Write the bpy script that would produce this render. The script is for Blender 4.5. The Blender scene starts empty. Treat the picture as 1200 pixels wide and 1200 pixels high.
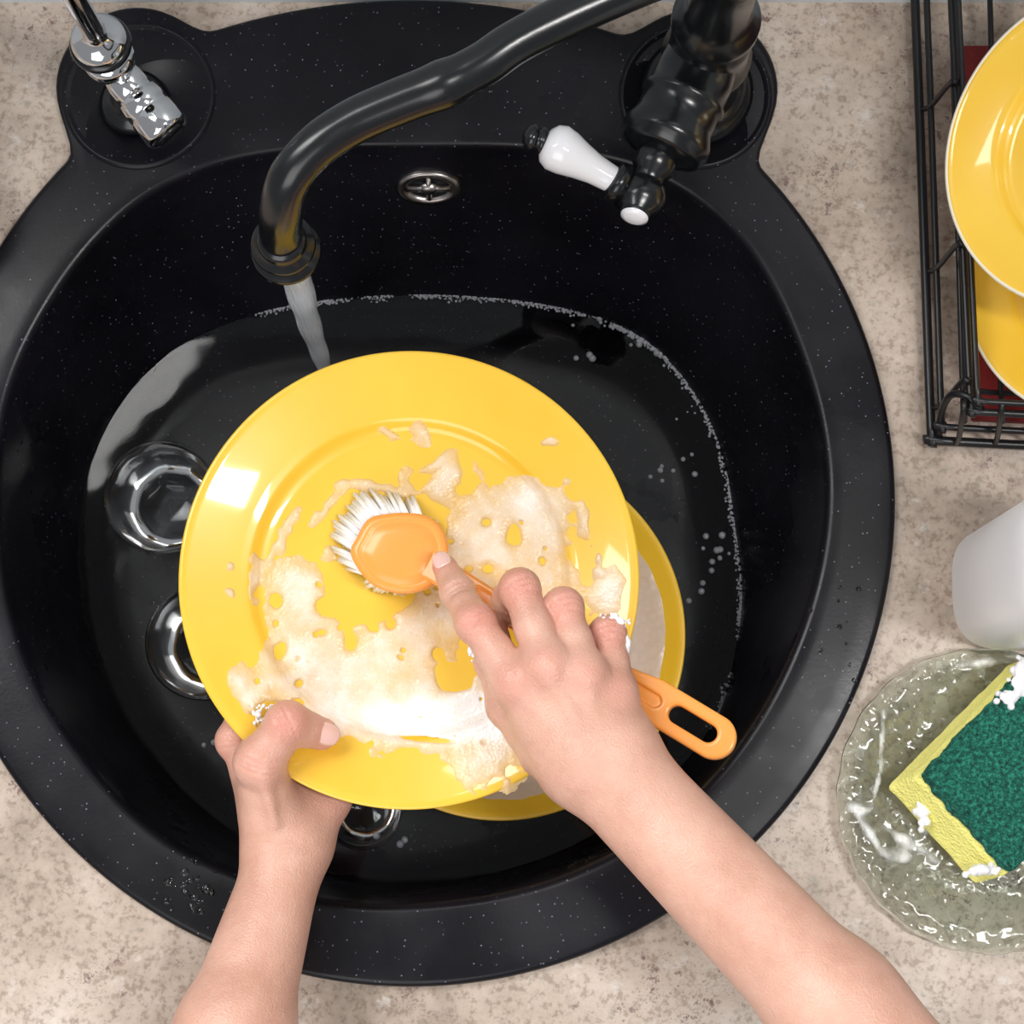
import bpy, math, random
import numpy as np
from mathutils import Vector, Matrix, noise
random.seed(7); rng=np.random.default_rng(7)
scene=bpy.context.scene
try:
    scene.view_settings.view_transform='Standard'; scene.view_settings.look='None'
except Exception: pass
# ------------------------------------------------------------ camera
H=1.1; F=2200.0; AL=math.atan(300/F); CA,SA=math.cos(AL),math.sin(AL)
def P(px,py,z):
    x=(px-600)/F; y=-(py-600)/F
    d=(x, y*CA+SA, y*SA-CA)
    t=(z-H)/d[2]
    return Vector((d[0]*t,d[1]*t,z))
def Pn(px,py,z):
    x=(px-600)/F; y=-(py-600)/F
    dy=y*CA+SA; dz=y*SA-CA
    t=(z-H)/dz
    return np.stack([x*t,dy*t,z+0*t],-1)
def topx(p):
    v=Vector(p)-Vector((0,0,H))
    y=v.y*CA+v.z*SA; z=-v.y*SA+v.z*CA
    return (600+F*v.x/-z, 600-F*y/-z)
cam=bpy.data.cameras.new('camera'); co=bpy.data.objects.new('camera',cam)
scene.collection.objects.link(co); co.location=(0,0,H); co.rotation_euler=(AL,0,0)
cam.sensor_width=36; cam.lens=66; cam.clip_start=.01; scene.camera=co

# ------------------------------------------------------------ materials
def mat(name,base=(.8,.8,.8),rough=.5,metal=0,**kw):
    m=bpy.data.materials.new(name); m.use_nodes=True
    b=m.node_tree.nodes['Principled BSDF']
    b.inputs['Base Color'].default_value=(*base,1); b.inputs['Roughness'].default_value=rough
    b.inputs['Metallic'].default_value=metal
    for k,v in kw.items():
        b.inputs[k.replace('_',' ')].default_value=v
    return m,m.node_tree,b
def tc(nt,kind='Object'): return nt.nodes.new('ShaderNodeTexCoord').outputs[kind]
def ramp(nt,fac,stops):
    r=nt.nodes.new('ShaderNodeValToRGB'); nt.links.new(fac,r.inputs[0])
    while len(r.color_ramp.elements)<len(stops): r.color_ramp.elements.new(.5)
    for e,(p,c) in zip(r.color_ramp.elements,stops): e.position=p; e.color=(*c,1)
    return r.outputs[0]
def noiseN(nt,co_,scale,detail=4,rough=.6):
    n=nt.nodes.new('ShaderNodeTexNoise'); n.inputs['Scale'].default_value=scale
    n.inputs['Detail'].default_value=detail; n.inputs['Roughness'].default_value=rough
    nt.links.new(co_,n.inputs['Vector']); return n.outputs['Fac']
def vor(nt,co_,scale,out='Distance',feature='F1'):
    n=nt.nodes.new('ShaderNodeTexVoronoi'); n.feature=feature; n.inputs['Scale'].default_value=scale
    nt.links.new(co_,n.inputs['Vector']); return n.outputs[out]
def mix(nt,f,a,b,mode='MIX'):
    m=nt.nodes.new('ShaderNodeMix'); m.data_type='RGBA'; m.blend_type=mode
    for s,v in ((0,f),(6,a),(7,b)):
        if hasattr(v,'links') or hasattr(v,'is_linked'): nt.links.new(v,m.inputs[s])
        elif isinstance(v,(int,float)): m.inputs[s].default_value=v
        else: m.inputs[s].default_value=(*v,1)
    return m.outputs[2]
def bump(nt,b,h,strength=.3,dist=.001):
    n=nt.nodes.new('ShaderNodeBump'); n.inputs['Strength'].default_value=strength; n.inputs['Distance'].default_value=dist
    nt.links.new(h,n.inputs['Height']); nt.links.new(n.outputs[0],b.inputs['Normal'])
# counter
M_counter,nt,b=mat('beige_granite',rough=.42)
c=tc(nt)
base=ramp(nt,noiseN(nt,c,10,7,.65),[(.30,(.25,.20,.155)),(.44,(.42,.335,.27)),(.58,(.55,.455,.38)),(.72,(.62,.55,.49))])
fine=ramp(nt,noiseN(nt,c,230,3,.65),[(.36,(.70,.66,.62)),(.48,(1,1,1)),(.66,(1.10,1.10,1.10))])
col=mix(nt,1.0,base,fine,'MULTIPLY')
pit=ramp(nt,noiseN(nt,c,115,6,.8),[(.55,(0,0,0)),(.61,(1,1,1))])
pitm=ramp(nt,noiseN(nt,c,22,4,.6),[(.50,(0,0,0)),(.58,(1,1,1))])
pf=mix(nt,1.0,pit,pitm,'MULTIPLY')
col=mix(nt,pf,col,(.20,.13,.11))
wf=ramp(nt,noiseN(nt,c,48,5,.7),[(.60,(0,0,0)),(.70,(.65,.65,.65))])
col=mix(nt,wf,col,(.68,.63,.58))
gf=ramp(nt,noiseN(nt,c,75,4,.7),[(.62,(0,0,0)),(.70,(.6,.6,.6))])
col=mix(nt,gf,col,(.28,.27,.22))
nt.links.new(col,b.inputs['Base Color'])
bump(nt,b,noiseN(nt,c,250,3),.12,.0005)
# sink
M_sink,nt,b=mat('black_granite_composite',rough=.33)
b.inputs['Specular IOR Level'].default_value=.27
c=tc(nt)
sp=vor(nt,c,300); spm=ramp(nt,sp,[(.09,(1,1,1)),(.16,(0,0,0))])
rr=ramp(nt,vor(nt,c,300,'Color'),[(.50,(0,0,0)),(.75,(1,1,1))])
f=mix(nt,1.0,spm,rr,'MULTIPLY')
bs=ramp(nt,noiseN(nt,c,7,4),[(.35,(.0030,.0028,.0042)),(.7,(.009,.0082,.0125))])
nt.links.new(mix(nt,f,bs,(.20,.21,.27)),b.inputs['Base Color'])
nt.links.new(ramp(nt,noiseN(nt,c,11,4),[(.4,(.25,)*3),(.65,(.40,)*3)]),b.inputs['Roughness'])
bump(nt,b,noiseN(nt,c,500,2),.12,.0004)
M_black,nt,b=mat('matte_black_metal',(.005,.006,.0075),.24,.0,Coat_Weight=.25,Coat_Roughness=.2)
bump(nt,b,noiseN(nt,tc(nt),400,2),.08,.0003)
M_wire,_,_=mat('black_coated_wire',(.008,.008,.01),.35)
M_chrome,nt,b=mat('chrome',(.80,.80,.82),.1,1)
M_steel,_,_=mat('steel',(.34,.31,.30),.28,1)
M_porc,_,_=mat('white_porcelain',(.88,.87,.90),.12,Coat_Weight=.5)
M_yel,nt,b=mat('yellow_glazed_ceramic',(.86,.50,.022),.32,Coat_Weight=1.0,Coat_Roughness=.05)
nt.links.new(ramp(nt,noiseN(nt,tc(nt),12,3),[(.3,(.88,.52,.028)),(.7,(.93,.59,.046))]),b.inputs['Base Color'])
M_rimw,_,_=mat('cream_plate_edge',(.85,.78,.62),.3)
M_orange,nt,b=mat('orange_plastic',(.96,.37,.075),.25,Subsurface_Weight=.15,Subsurface_Radius=(.01,.004,.001))
M_bris,_,_=mat('white_nylon_bristle',(.95,.95,.95),.4)
M_wall,nt,b=mat('pale_wall_tile',(.62,.68,.72),.35)
M_red,nt,b=mat('red_drip_mat',(.22,.008,.008),.6); bump(nt,b,noiseN(nt,tc(nt),300,2),.4,.001)
M_white,_,_=mat('white_plastic',(.95,.95,.98),.3,Subsurface_Weight=.3,Subsurface_Radius=(.02,.02,.02))
def glassmat(name,col,rough=.02,ior=1.45):
    m,nt,b=mat(name,col,rough); b.inputs['Transmission Weight'].default_value=1; b.inputs['IOR'].default_value=ior
    return m,nt,b
M_glass,nt,b=glassmat('smoky_glass',(.80,.82,.85),.08,1.33)
M_tglass,nt,b=glassmat('dimpled_green_glass',(.88,.96,.89),.10)
bump(nt,b,vor(nt,tc(nt),170,feature='SMOOTH_F1'),.8,.0020)
M_water,nt,b=glassmat('dish_water',(.93,.95,.96),.03,1.33)
bump(nt,b,noiseN(nt,tc(nt),14,2,.4),.12,.004)
M_drop,_,_=glassmat('water_drop',(1,1,1),.0,1.33)
M_stream,nt,b=mat('running_water',(.90,.94,.99),.12); b.inputs['Transmission Weight'].default_value=.28; b.inputs['IOR'].default_value=1.33
mp=nt.nodes.new('ShaderNodeMapping'); nt.links.new(tc(nt),mp.inputs[0]); mp.inputs['Scale'].default_value=(1,1,.06)
bump(nt,b,noiseN(nt,mp.outputs[0],500,2),.6,.002)
def foam_mat(name,stops,bsc=420,alpha=None,bs=.3):
    m,nt,b=mat(name,stops[-1][1],.26,Subsurface_Weight=.15,Subsurface_Radius=(.004,.003,.002))
    a=nt.nodes.new('ShaderNodeAttribute'); a.attribute_name='thick'
    c=tc(nt)
    d1=vor(nt,c,bsc); d2=vor(nt,c,bsc*.42)
    n_=noiseN(nt,c,70,5,.65)
    ad=nt.nodes.new('ShaderNodeMath'); ad.operation='MULTIPLY_ADD'; nt.links.new(n_,ad.inputs[0]); ad.inputs[1].default_value=.5; nt.links.new(a.outputs['Fac'],ad.inputs[2])
    ad2=nt.nodes.new('ShaderNodeMath'); ad2.operation='SUBTRACT'; nt.links.new(ad.outputs[0],ad2.inputs[0]); ad2.inputs[1].default_value=.25
    colr=ramp(nt,ad2.outputs[0],stops)
    cell=ramp(nt,d2,[(.0,(.86,.72,.52)),(.12,(.97,.91,.82)),(.18,(1,1,1))])
    cell2=ramp(nt,d1,[(.0,(1.05,1.05,1.05)),(.5,(.97,.96,.95))])
    cc_=mix(nt,.75,colr,cell,'MULTIPLY'); cc_=mix(nt,.8,cc_,cell2,'MULTIPLY')
    nt.links.new(cc_,b.inputs['Base Color'])
    mm=nt.nodes.new('ShaderNodeMath'); mm.operation='ADD'; nt.links.new(d1,mm.inputs[0]); nt.links.new(d2,mm.inputs[1])
    bump(nt,b,mm.outputs[0],bs,.001)
    if alpha: nt.links.new(ramp(nt,a.outputs['Fac'],[(0,(alpha,)*3),(.6,(.97,)*3)]),b.inputs['Alpha'])
    return m
M_foamY=foam_mat('soap_foam_on_yellow',[(.0,(.95,.68,.30)),(.25,(.96,.76,.50)),(.45,(.97,.83,.66)),(.75,(.98,.95,.91))],560,.6,.20)
M_foamW=foam_mat('soap_foam_white',[(0,(.88,.88,.90)),(1,(.96,.96,.98))],700)
M_film=foam_mat('soap_film',[(0,(.7,.72,.7)),(1,(.92,.92,.92))],600,.15)
M_foamG=foam_mat('soap_foam_grey',[(0,(.14,.15,.17)),(1,(.50,.51,.55))],500,.5)
M_soapw=foam_mat('milky_soap_water',[(0,(.70,.54,.40)),(1,(.78,.64,.54))],200)
# skin
M_skin,nt,b=mat('skin',(.72,.42,.30),.40,Subsurface_Weight=.22,Subsurface_Radius=(.010,.004,.0025))
c=tc(nt); a=nt.nodes.new('ShaderNodeAttribute'); a.attribute_name='thick'
s0=ramp(nt,noiseN(nt,c,26,5,.65),[(.30,(.58,.31,.225)),(.52,(.68,.39,.295)),(.70,(.74,.45,.35))])
s1=mix(nt,a.outputs['Fac'],s0,(.70,.21,.17))
nt.links.new(s1,b.inputs['Base Color'])
mm=nt.nodes.new('ShaderNodeMath'); mm.operation='ADD'
nt.links.new(vor(nt,c,800),mm.inputs[0]); nt.links.new(noiseN(nt,c,220,5,.7),mm.inputs[1])
bump(nt,b,mm.outputs[0],.30,.0008)
M_nail,_,_=mat('fingernail',(.86,.55,.48),.18,Coat_Weight=.5)
M_spY,nt,b=mat('yellow_sponge',(.92,.86,.25),.9); bump(nt,b,vor(nt,tc(nt),600),.8,.001)
M_spG,nt,b=mat('green_scourer',(.01,.16,.10),.8); c=tc(nt)
nt.links.new(ramp(nt,noiseN(nt,c,420,5,.8),[(.36,(.002,.03,.03)),(.5,(.004,.18,.12)),(.64,(.06,.50,.35))]),b.inputs['Base Color'])
bump(nt,b,noiseN(nt,c,380,5,.8),1,.004)

# ------------------------------------------------------------ helpers
def mesh_obj(name,verts,faces,m,smooth=True,parent=None,mods=None):
    me=bpy.data.meshes.new(name)
    V=np.asarray(verts,dtype=float)
    me.from_pydata(V.tolist(),[],[list(map(int,f)) for f in faces]); me.update()
    ob=bpy.data.objects.new(name,me); scene.collection.objects.link(ob)
    if m: me.materials.append(m)
    if smooth: me.polygons.foreach_set('use_smooth',[True]*len(me.polygons))
    if parent is None:
        c=(V.min(0)+V.max(0))/2
        me.transform(Matrix.Translation(-Vector(c))); ob.location=Vector(c)
    else: setpar(ob,parent)
    return ob
def setpar(ob,par):
    ob.parent=par; ob.matrix_parent_inverse=Matrix.Translation(-Vector(par.location))
def empty(name,loc):
    e=bpy.data.objects.new(name,None); e.empty_display_size=.02; e.location=loc; scene.collection.objects.link(e); return e
def attr(ob,vals):
    a=ob.data.attributes.new('thick','FLOAT','POINT'); a.data.foreach_set('value',np.asarray(vals,dtype=np.float32))
def loft(rings,capa=True,capb=True,closed=True):
    V=[];Fc=[];n=len(rings[0])
    for r in rings: V+= [tuple(p) for p in r]
    for i in range(len(rings)-1):
        for j in range(n if closed else n-1):
            k=(j+1)%n
            Fc.append((i*n+j,i*n+k,(i+1)*n+k,(i+1)*n+j))
    if capa: Fc.append(tuple(range(n))[::-1])
    if capb: Fc.append(tuple(range((len(rings)-1)*n,len(rings)*n)))
    return V,Fc
def lathe(profile,n=96,M=Matrix.Identity(4),fac=None):
    V=[];Fc=[];idx=[]
    for r,z in profile:
        if abs(r)<1e-7: idx.append([len(V)]); V.append(M@Vector((0,0,z)))
        else:
            idx.append(list(range(len(V),len(V)+n)))
            for j in range(n):
                t=2*math.pi*j/n; q=r*(fac(t,r,z) if fac else 1)
                V.append(M@Vector((q*math.cos(t),q*math.sin(t),z)))
    for A,B in zip(idx[:-1],idx[1:]):
        if len(A)==1 and len(B)==1: continue
        for j in range(n):
            k=(j+1)%n
            if len(A)==1: Fc.append((A[0],B[j],B[k]))
            elif len(B)==1: Fc.append((A[j],B[0],A[k]))
            else: Fc.append((A[j],B[j],B[k],A[k]))
    return V,Fc
def catmull(pts,n=8,closed=False):
    pts=[np.array(p,float) for p in pts]; out=[]; L=len(pts)
    rngi=range(L) if closed else range(L-1)
    for i in rngi:
        if closed: a,b_,c_,d=pts[(i-1)%L],pts[i],pts[(i+1)%L],pts[(i+2)%L]
        else: a,b_,c_,d=pts[max(i-1,0)],pts[i],pts[i+1],pts[min(i+2,L-1)]
        for s in range(n):
            t=s/n
            out.append(.5*((2*b_)+(-a+c_)*t+(2*a-5*b_+4*c_-d)*t*t+(-a+3*b_-3*c_+d)*t**3))
    if not closed: out.append(pts[-1])
    return out
def tube(path,radii,n=20,cap=True):
    path=[Vector(p) for p in path]
    if not hasattr(radii,'__len__'): radii=[radii]*len(path)
    rings=[];up=None
    for i,p in enumerate(path):
        t=(path[min(i+1,len(path)-1)]-path[max(i-1,0)]).normalized()
        if up is None:
            up=Vector((0,0,1)) if abs(t.z)<.9 else Vector((1,0,0))
        u=(up-t*up.dot(t)).normalized(); up=u; v=t.cross(u)
        rings.append([p+(u*math.cos(a)+v*math.sin(a))*radii[i] for a in [2*math.pi*j/n for j in range(n)]])
    return loft(rings,cap,cap)
def merge(parts):
    V=[];Fc=[]
    for v,f in parts:
        o=len(V); V+=[tuple(p) for p in v]; Fc+=[tuple(i+o for i in q) for q in f]
    return V,Fc
def frame(origin,zdir,xhint=(1,0,0)):
    z=Vector(zdir).normalized(); x=Vector(xhint); x=(x-z*x.dot(z)).normalized(); y=z.cross(x)
    M=Matrix((x,y,z)).transposed().to_4x4(); M.translation=Vector(origin); return M
def turned(a,b_,prof,n=40):
    a=Vector(a);b_=Vector(b_);L=(b_-a).length
    return lathe([(0,prof[0][0]*L)]+[(r,t*L) for t,r in prof]+[(0,prof[-1][0]*L)],n,frame(a,b_-a))

# SDF tools ---------------------------------------------------------
def surface_nets(Fd,org,h):
    s=Fd<0
    nx,ny,nz=Fd.shape
    cnt=np.zeros((nx-1,ny-1,nz-1),np.int8)
    offs=[(i,j,k) for i in(0,1) for j in(0,1) for k in(0,1)]
    for (i,j,k) in offs: cnt+=s[i:nx-1+i,j:ny-1+j,k:nz-1+k]
    act=(cnt>0)&(cnt<8); I=np.argwhere(act)
    vid=-np.ones(act.shape,np.int64); vid[act]=np.arange(len(I))
    acc=np.zeros((len(I),3)); c=np.zeros(len(I))
    val={o:Fd[I[:,0]+o[0],I[:,1]+o[1],I[:,2]+o[2]] for o in offs}
    for o in offs:
        for ax in range(3):
            if o[ax]==0:
                q=list(o); q[ax]=1; q=tuple(q)
                va,vb=val[o],val[q]; m=(va<0)!=(vb<0)
                t=va[m]/(va[m]-vb[m])
                p=np.tile(np.array(o,float),(m.sum(),1)); p[:,ax]+=t
                acc[m]+=p; c[m]+=1
    V=(I+acc/c[:,None])*h+org
    faces=[]
    for ax in range(3):
        a1,a2=(ax+1)%3,(ax+2)%3
        sl0=[slice(None)]*3; sl1=[slice(None)]*3
        sl0[ax]=slice(0,-1); sl1[ax]=slice(1,None)
        A=s[tuple(sl0)];B=s[tuple(sl1)]
        E=np.argwhere(A!=B)
        E=E[(E[:,a1]>0)&(E[:,a2]>0)]
        E=E[(E[:,a1]<act.shape[a1])&(E[:,a2]<act.shape[a2])]
        ins=A[E[:,0],E[:,1],E[:,2]]
        def g(d1,d2):
            q=E.copy(); q[:,a1]-=d1; q[:,a2]-=d2
            return vid[q[:,0],q[:,1],q[:,2]]
        Q=np.stack([g(1,1),g(0,1),g(0,0),g(1,0)],1)
        Q[~ins]=Q[~ins][:,::-1]
        faces.append(Q)
    Fc=np.concatenate(faces); Fc=Fc[(Fc>=0).all(1)]
    return V,Fc
class SDF:
    def __init__(s,lo,hi,h):
        s.lo=np.array(lo,float); s.h=h; s.n=np.ceil((np.array(hi)-lo)/h).astype(int)+1
    def new(s): return np.full(tuple(s.n),.03,np.float32)
    def sub(s,mn,mx):
        i0=np.maximum(((mn-s.lo)/s.h).astype(int),0); i1=np.minimum(((mx-s.lo)/s.h).astype(int)+2,s.n)
        if (i1<=i0).any(): return None
        g=[ (np.arange(i0[d],i1[d])*s.h+s.lo[d]).astype(np.float32) for d in range(3)]
        return tuple(slice(i0[q],i1[q]) for q in range(3)),g
    def cone(s,Fd,a,b_,ra,rb,k):
        a=np.array(a,float); b_=np.array(b_,float); R=max(ra,rb)+k+.012
        q=s.sub(np.minimum(a,b_)-R,np.maximum(a,b_)+R)
        if q is None: return
        sl,g=q
        X=g[0][:,None,None]-a[0];Y=g[1][None,:,None]-a[1];Z=g[2][None,None,:]-a[2]
        ab=b_-a; L=max((ab**2).sum(),1e-9)
        t=np.clip((X*ab[0]+Y*ab[1]+Z*ab[2])/L,0,1)
        d=np.sqrt((X-t*ab[0])**2+(Y-t*ab[1])**2+(Z-t*ab[2])**2)-(ra+(rb-ra)*t)
        Fd[sl]=smin(Fd[sl],d.astype(np.float32),k)
    def groove(s,Fd,p,ax,A,sig,R,offs=(0,)):
        p=np.array(p,float); ax=np.array(ax,float); ax/=np.linalg.norm(ax)
        q=s.sub(p-R*1.8,p+R*1.8)
        if q is None: return
        sl,g=q
        X=g[0][:,None,None]-p[0];Y=g[1][None,:,None]-p[1];Z=g[2][None,None,:]-p[2]
        t=X*ax[0]+Y*ax[1]+Z*ax[2]; d2=X*X+Y*Y+Z*Z
        w=np.exp(-d2/(R*R))
        for o in offs: Fd[sl]+=(A*np.exp(-((t-o)/sig)**2)*w).astype(np.float32)
def smin(a,b_,k):
    if k<=0: return np.minimum(a,b_)
    hh=np.maximum(k-np.abs(a-b_),0)/k
    return np.minimum(a,b_)-hh*hh*k*.25

# ------------------------------------------------------------ sink outlines (world polar)
def poly_px(pts,z,n=16): return [P(x,y,z) for x,y in [(q[0],q[1]) for q in catmull(pts,n,True)]]
C0=P(482,590,0); NA=480
def polar_resample(pts,th):
    a=np.array([math.atan2(p.y-C0.y,p.x-C0.x) for p in pts]); r=np.array([math.hypot(p.y-C0.y,p.x-C0.x) for p in pts])
    o=np.argsort(a); a=a[o]; r=r[o]
    return np.interp(th,np.concatenate([a-2*math.pi,a,a+2*math.pi]),np.concatenate([r,r,r]))
TH=np.linspace(-math.pi,math.pi,NA,endpoint=False)
def outer_px(t):
    dx,dy=math.cos(t),math.sin(t); r=566.
    for (cx,cy,cr) in ((815,110,97),(163,108,97),(482,760,757)):
        ox,oy=482-cx,590-cy; B=ox*dx+oy*dy; Cc=ox*ox+oy*oy-cr*cr; D=B*B-Cc
        if D>0:
            q=-B+math.sqrt(D)
            if cr>700 and (not (-math.pi*.72<t<-math.pi*.29)): continue
            r=max(r,q)
    return r
op=[P(482+outer_px(t)*math.cos(t),590+outer_px(t)*math.sin(t),0) for t in np.linspace(-math.pi,math.pi,900,endpoint=False)]
R_out=polar_resample(op,TH)
for _ in range(3): R_out=(np.roll(R_out,1)+2*R_out+np.roll(R_out,-1))/4
rim_pts=[(480,175),(640,179),(770,210),(872,292),(940,430),(966,570),(945,710),(880,850),(780,960),(640,1032),(480,1058),(350,1045),(200,985),(95,880),(28,760),(2,620),(12,470),(70,345),(150,252),(240,202),(340,180)]
R_rim=polar_resample(poly_px(rim_pts,0.003),TH)
ZW=-.11
wat_pts=[(500,346),(640,358),(740,390),(802,445),(842,520),(860,610),(868,720),(835,850),(740,950),(620,1012),(480,1036),(350,1020),(240,950),(150,850),(100,730),(92,610),(125,500),(190,420),(270,378),(370,354)]
R_wat=polar_resample(poly_px(wat_pts,ZW),TH)
def ringw(R,z): return [(C0.x+r*math.cos(t),C0.y+r*math.sin(t),z) for r,t in zip(R,TH)]
def lerp(a,b_,t): return a+(b_-a)*t
rings=[]
for s_,z in ((1.0,-.004),(1.0,.002),(.998,.0050),(.993,.0068),(.985,.0072)): rings.append(ringw(R_out*s_,z))
for t in (.3,.6,.85): rings.append(ringw(lerp(R_out*.985,R_rim*1.03,t),.0072-.0006*t))
rings.append(ringw(R_rim*1.022,.0065)); rings.append(ringw(R_rim*1.012,.0058)); rings.append(ringw(R_rim*1.004,.0035)); rings.append(ringw(R_rim,-.001))
NW=14
for i in range(1,NW+1):
    t=i/NW; rings.append(ringw(lerp(R_rim*.998,R_wat,t**1.12),lerp(-.001,ZW,t)))
dR=(R_wat-R_rim)*.38
for t in np.linspace(.15,1,8):
    rings.append(ringw(R_wat+dR*t-.020*(1-math.sqrt(max(1-t*t,0))),ZW-.052*math.sin(t*math.pi/2)))
last=np.array(R_wat+dR-.02)
for s_ in (.85,.6,.3,.1): rings.append(ringw(last*s_,ZW-.052-.003*(1-s_)))
V,Fc=loft(rings,False,True)
sink=empty('kitchen_sink',C0)
so=mesh_obj('sink_basin',V,Fc,M_sink,parent=sink)
ZF=ZW-.055
for i,(cx,cy) in enumerate(((815,112),(163,112))):
    c_=P(cx,cy,.007); V,Fc=lathe([(.0,.0),(.0415,.0),(.0435,.0022),(.0450,.0022),(.0465,0)],96,Matrix.Translation(c_))
    mesh_obj('tap_ledge_ring_%d'%(i+1),V,Fc,M_sink,parent=sink)
V,Fc=lathe([(0,.001),(.018,.001),(.022,.003),(.040,.003),(.043,.0)],64,Matrix.Translation(Vector((C0.x,C0.y,ZF))))
mesh_obj('drain',V,Fc,M_steel,parent=sink)
def wallpt(j,t): 
    R=lerp(R_rim*.998,R_wat,t**1.12)[j]; return Vector((C0.x+R*math.cos(TH[j]),C0.y+R*math.sin(TH[j]),lerp(-.001,ZW,t)))
best=None
for jj in range(NA):
    for t in np.linspace(.05,.6,40):
        q=topx(wallpt(jj,t)); d=(q[0]-502)**2+(q[1]-218)**2
        if best is None or d<best[0]: best=(d,jj,t)
_,jj,t=best; p0=wallpt(jj,t); tx=(wallpt((jj+3)%NA,t)-wallpt(jj-3,t)); ty=wallpt(jj,t+.03)-wallpt(jj,t-.03)
nrm=tx.cross(ty).normalized()
if nrm.z<0: nrm=-nrm
Mo=frame(p0,nrm)@Matrix.Diagonal((1.12,.76,1,1))
V,Fc=lathe([(.0115,.0005),(.0130,.003),(.0165,.0035),(.0180,.002),(.0182,-.002)],64,Mo); mesh_obj('overflow_ring',V,Fc,M_steel,parent=sink)
V,Fc=lathe([(0,.0006),(.013,.0006)],48,Mo); mesh_obj('overflow_hole',V,Fc,M_wire,parent=sink)
V,Fc=merge([tube([Mo@Vector((-.012,0,.002)),Mo@Vector((.012,0,.002))],.0022,10),tube([Mo@Vector((0,-.012,.002)),Mo@Vector((0,.012,.002))],.0018,10),lathe([(0,.005),(.004,.0045),(.0055,.002)],24,Mo)])
mesh_obj('overflow_cross',V,Fc,M_steel,parent=sink)
# ------------------------------------------------------------ counter + wall
ywall=P(600,3,0).y; X0,X1,Y0=-.75,.75,-.24
def rect_r(t):
    dx,dy=math.cos(t),math.sin(t); r=9
    if dx>1e-6:r=min(r,(X1-C0.x)/dx)
    if dx<-1e-6:r=min(r,(X0-C0.x)/dx)
    if dy>1e-6:r=min(r,(ywall-C0.y)/dy)
    if dy<-1e-6:r=min(r,(Y0-C0.y)/dy)
    return r
R_rect=np.array([rect_r(t) for t in TH])
ringO=ringw(R_rect,0)
for cx,cy in ((X0,Y0),(X1,Y0),(X0,ywall),(X1,ywall)):
    k=int(np.argmin([(p[0]-cx)**2+(p[1]-cy)**2 for p in ringO])); ringO[k]=(cx,cy,0)
inner=ringw(np.minimum(R_out*.985,R_rect*.998),0)
V,Fc=loft([[(x,y,-.03) for x,y,z in inner],inner,ringO,[(x,y,-.04) for x,y,z in ringO]],False,False)
mesh_obj('countertop',V,Fc,M_counter,smooth=False)
V=[(X0,ywall,-.04),(X1,ywall,-.04),(X1,ywall,.7),(X0,ywall,.7),(X0,ywall+.02,-.04),(X1,ywall+.02,-.04),(X1,ywall+.02,.7),(X0,ywall+.02,.7)]
mesh_obj('wall_back',V,[(0,1,2,3),(7,6,5,4),(3,2,6,7),(0,4,5,1),(1,5,6,2),(0,3,7,4)],M_wall,smooth=False)
V,Fc=loft([ringw(R_wat*.9985*s_,ZW) for s_ in (1.0,.9,.7,.4,.1)],False,True)
water=mesh_obj('sink_water',V,Fc,M_water)
# droplets left on the wall and deck
parts=[]
def drop(p,r,n_):
    parts.append(lathe([(0,r*.45),(r*.5,r*.38),(r*.85,r*.2),(r,0)],10,frame(p,n_)))
for _ in range(60):
    px_,py_=random.choice([(640,1000,),(610,1012),(665,990)]); 
    j=int(np.argmin(np.abs(TH-random.uniform(-1.25,-.95)))); t=random.uniform(.05,.5)
    tx=wallpt((j+3)%NA,t)-wallpt(j-3,t); ty=wallpt(j,t+.03)-wallpt(j,t-.03); nn=tx.cross(ty).normalized()
    if nn.z<0: nn=-nn
    drop(wallpt(j,t),random.uniform(.0008,.0026),nn)
for _ in range(26): drop(P(random.gauss(228,14),random.gauss(1050,18),.0069),random.uniform(.0008,.003),(0,0,1))
for _ in range(14): drop(P(random.gauss(985,12),random.gauss(700,60),.0069),random.uniform(.0006,.0016),(0,0,1))
V,Fc=merge(parts); mesh_obj('water_droplets',V,Fc,M_drop,parent=water)

# ------------------------------------------------------------ faucet
fa=empty('kitchen_faucet',P(815,110,.007))
def colp(z): 
    b0=P(815,112,0); return Vector((b0.x,b0.y,z))
def part(name,vf,m,par,smooth=True): return mesh_obj(name,vf[0],vf[1],m,smooth,par)
part('base_flange',lathe([(0,.007),(.033,.007),(.034,.011),(.030,.015),(.027,.017),(.0265,.02),(0,.02)],64,Matrix.Translation(colp(0))),M_black,fa)
prof=[(0,.0),(.024,.0),(.024,.05),(.026,.055),(.026,.06),(.0235,.064),(.0225,.10),(.0245,.104),(.0245,.112),(.020,.118),(.0175,.125),(.017,.17),(.019,.175),(.021,.185),(.021,.215),(.018,.225),(.01,.235),(.006,.245),(0,.247)]
part('column',lathe(prof,64,Matrix.Translation(colp(.008))),M_black,fa)
A=colp(.078); B=P(770,184,.078)
part('cartridge_body',turned(A,B,[(0,.021),(.3,.0225),(.45,.0225),(.47,.0245),(.52,.0245),(.54,.0225),(.70,.0232),(.80,.0262),(.88,.0262),(.9,.0240),(.94,.0240),(.965,.019),(1,.012)],56),M_black,fa)
J=P(750,231,.078)
part('handle_stem',turned(B-(J-B)*.4,J,[(0,.012),(.5,.012),(.6,.009),(.8,.009),(1,.012)]),M_black,fa)
part('handle_ball',lathe([(0,-.0150),(.008,-.0125),(.0130,-.007),(.0150,0),(.0130,.007),(.009,.0105),(.009,.013),(0,.013)],48,frame(J,P(741,262,.083)-J)),M_black,fa)
d=(P(741,262,.083)-J).normalized()
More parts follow.
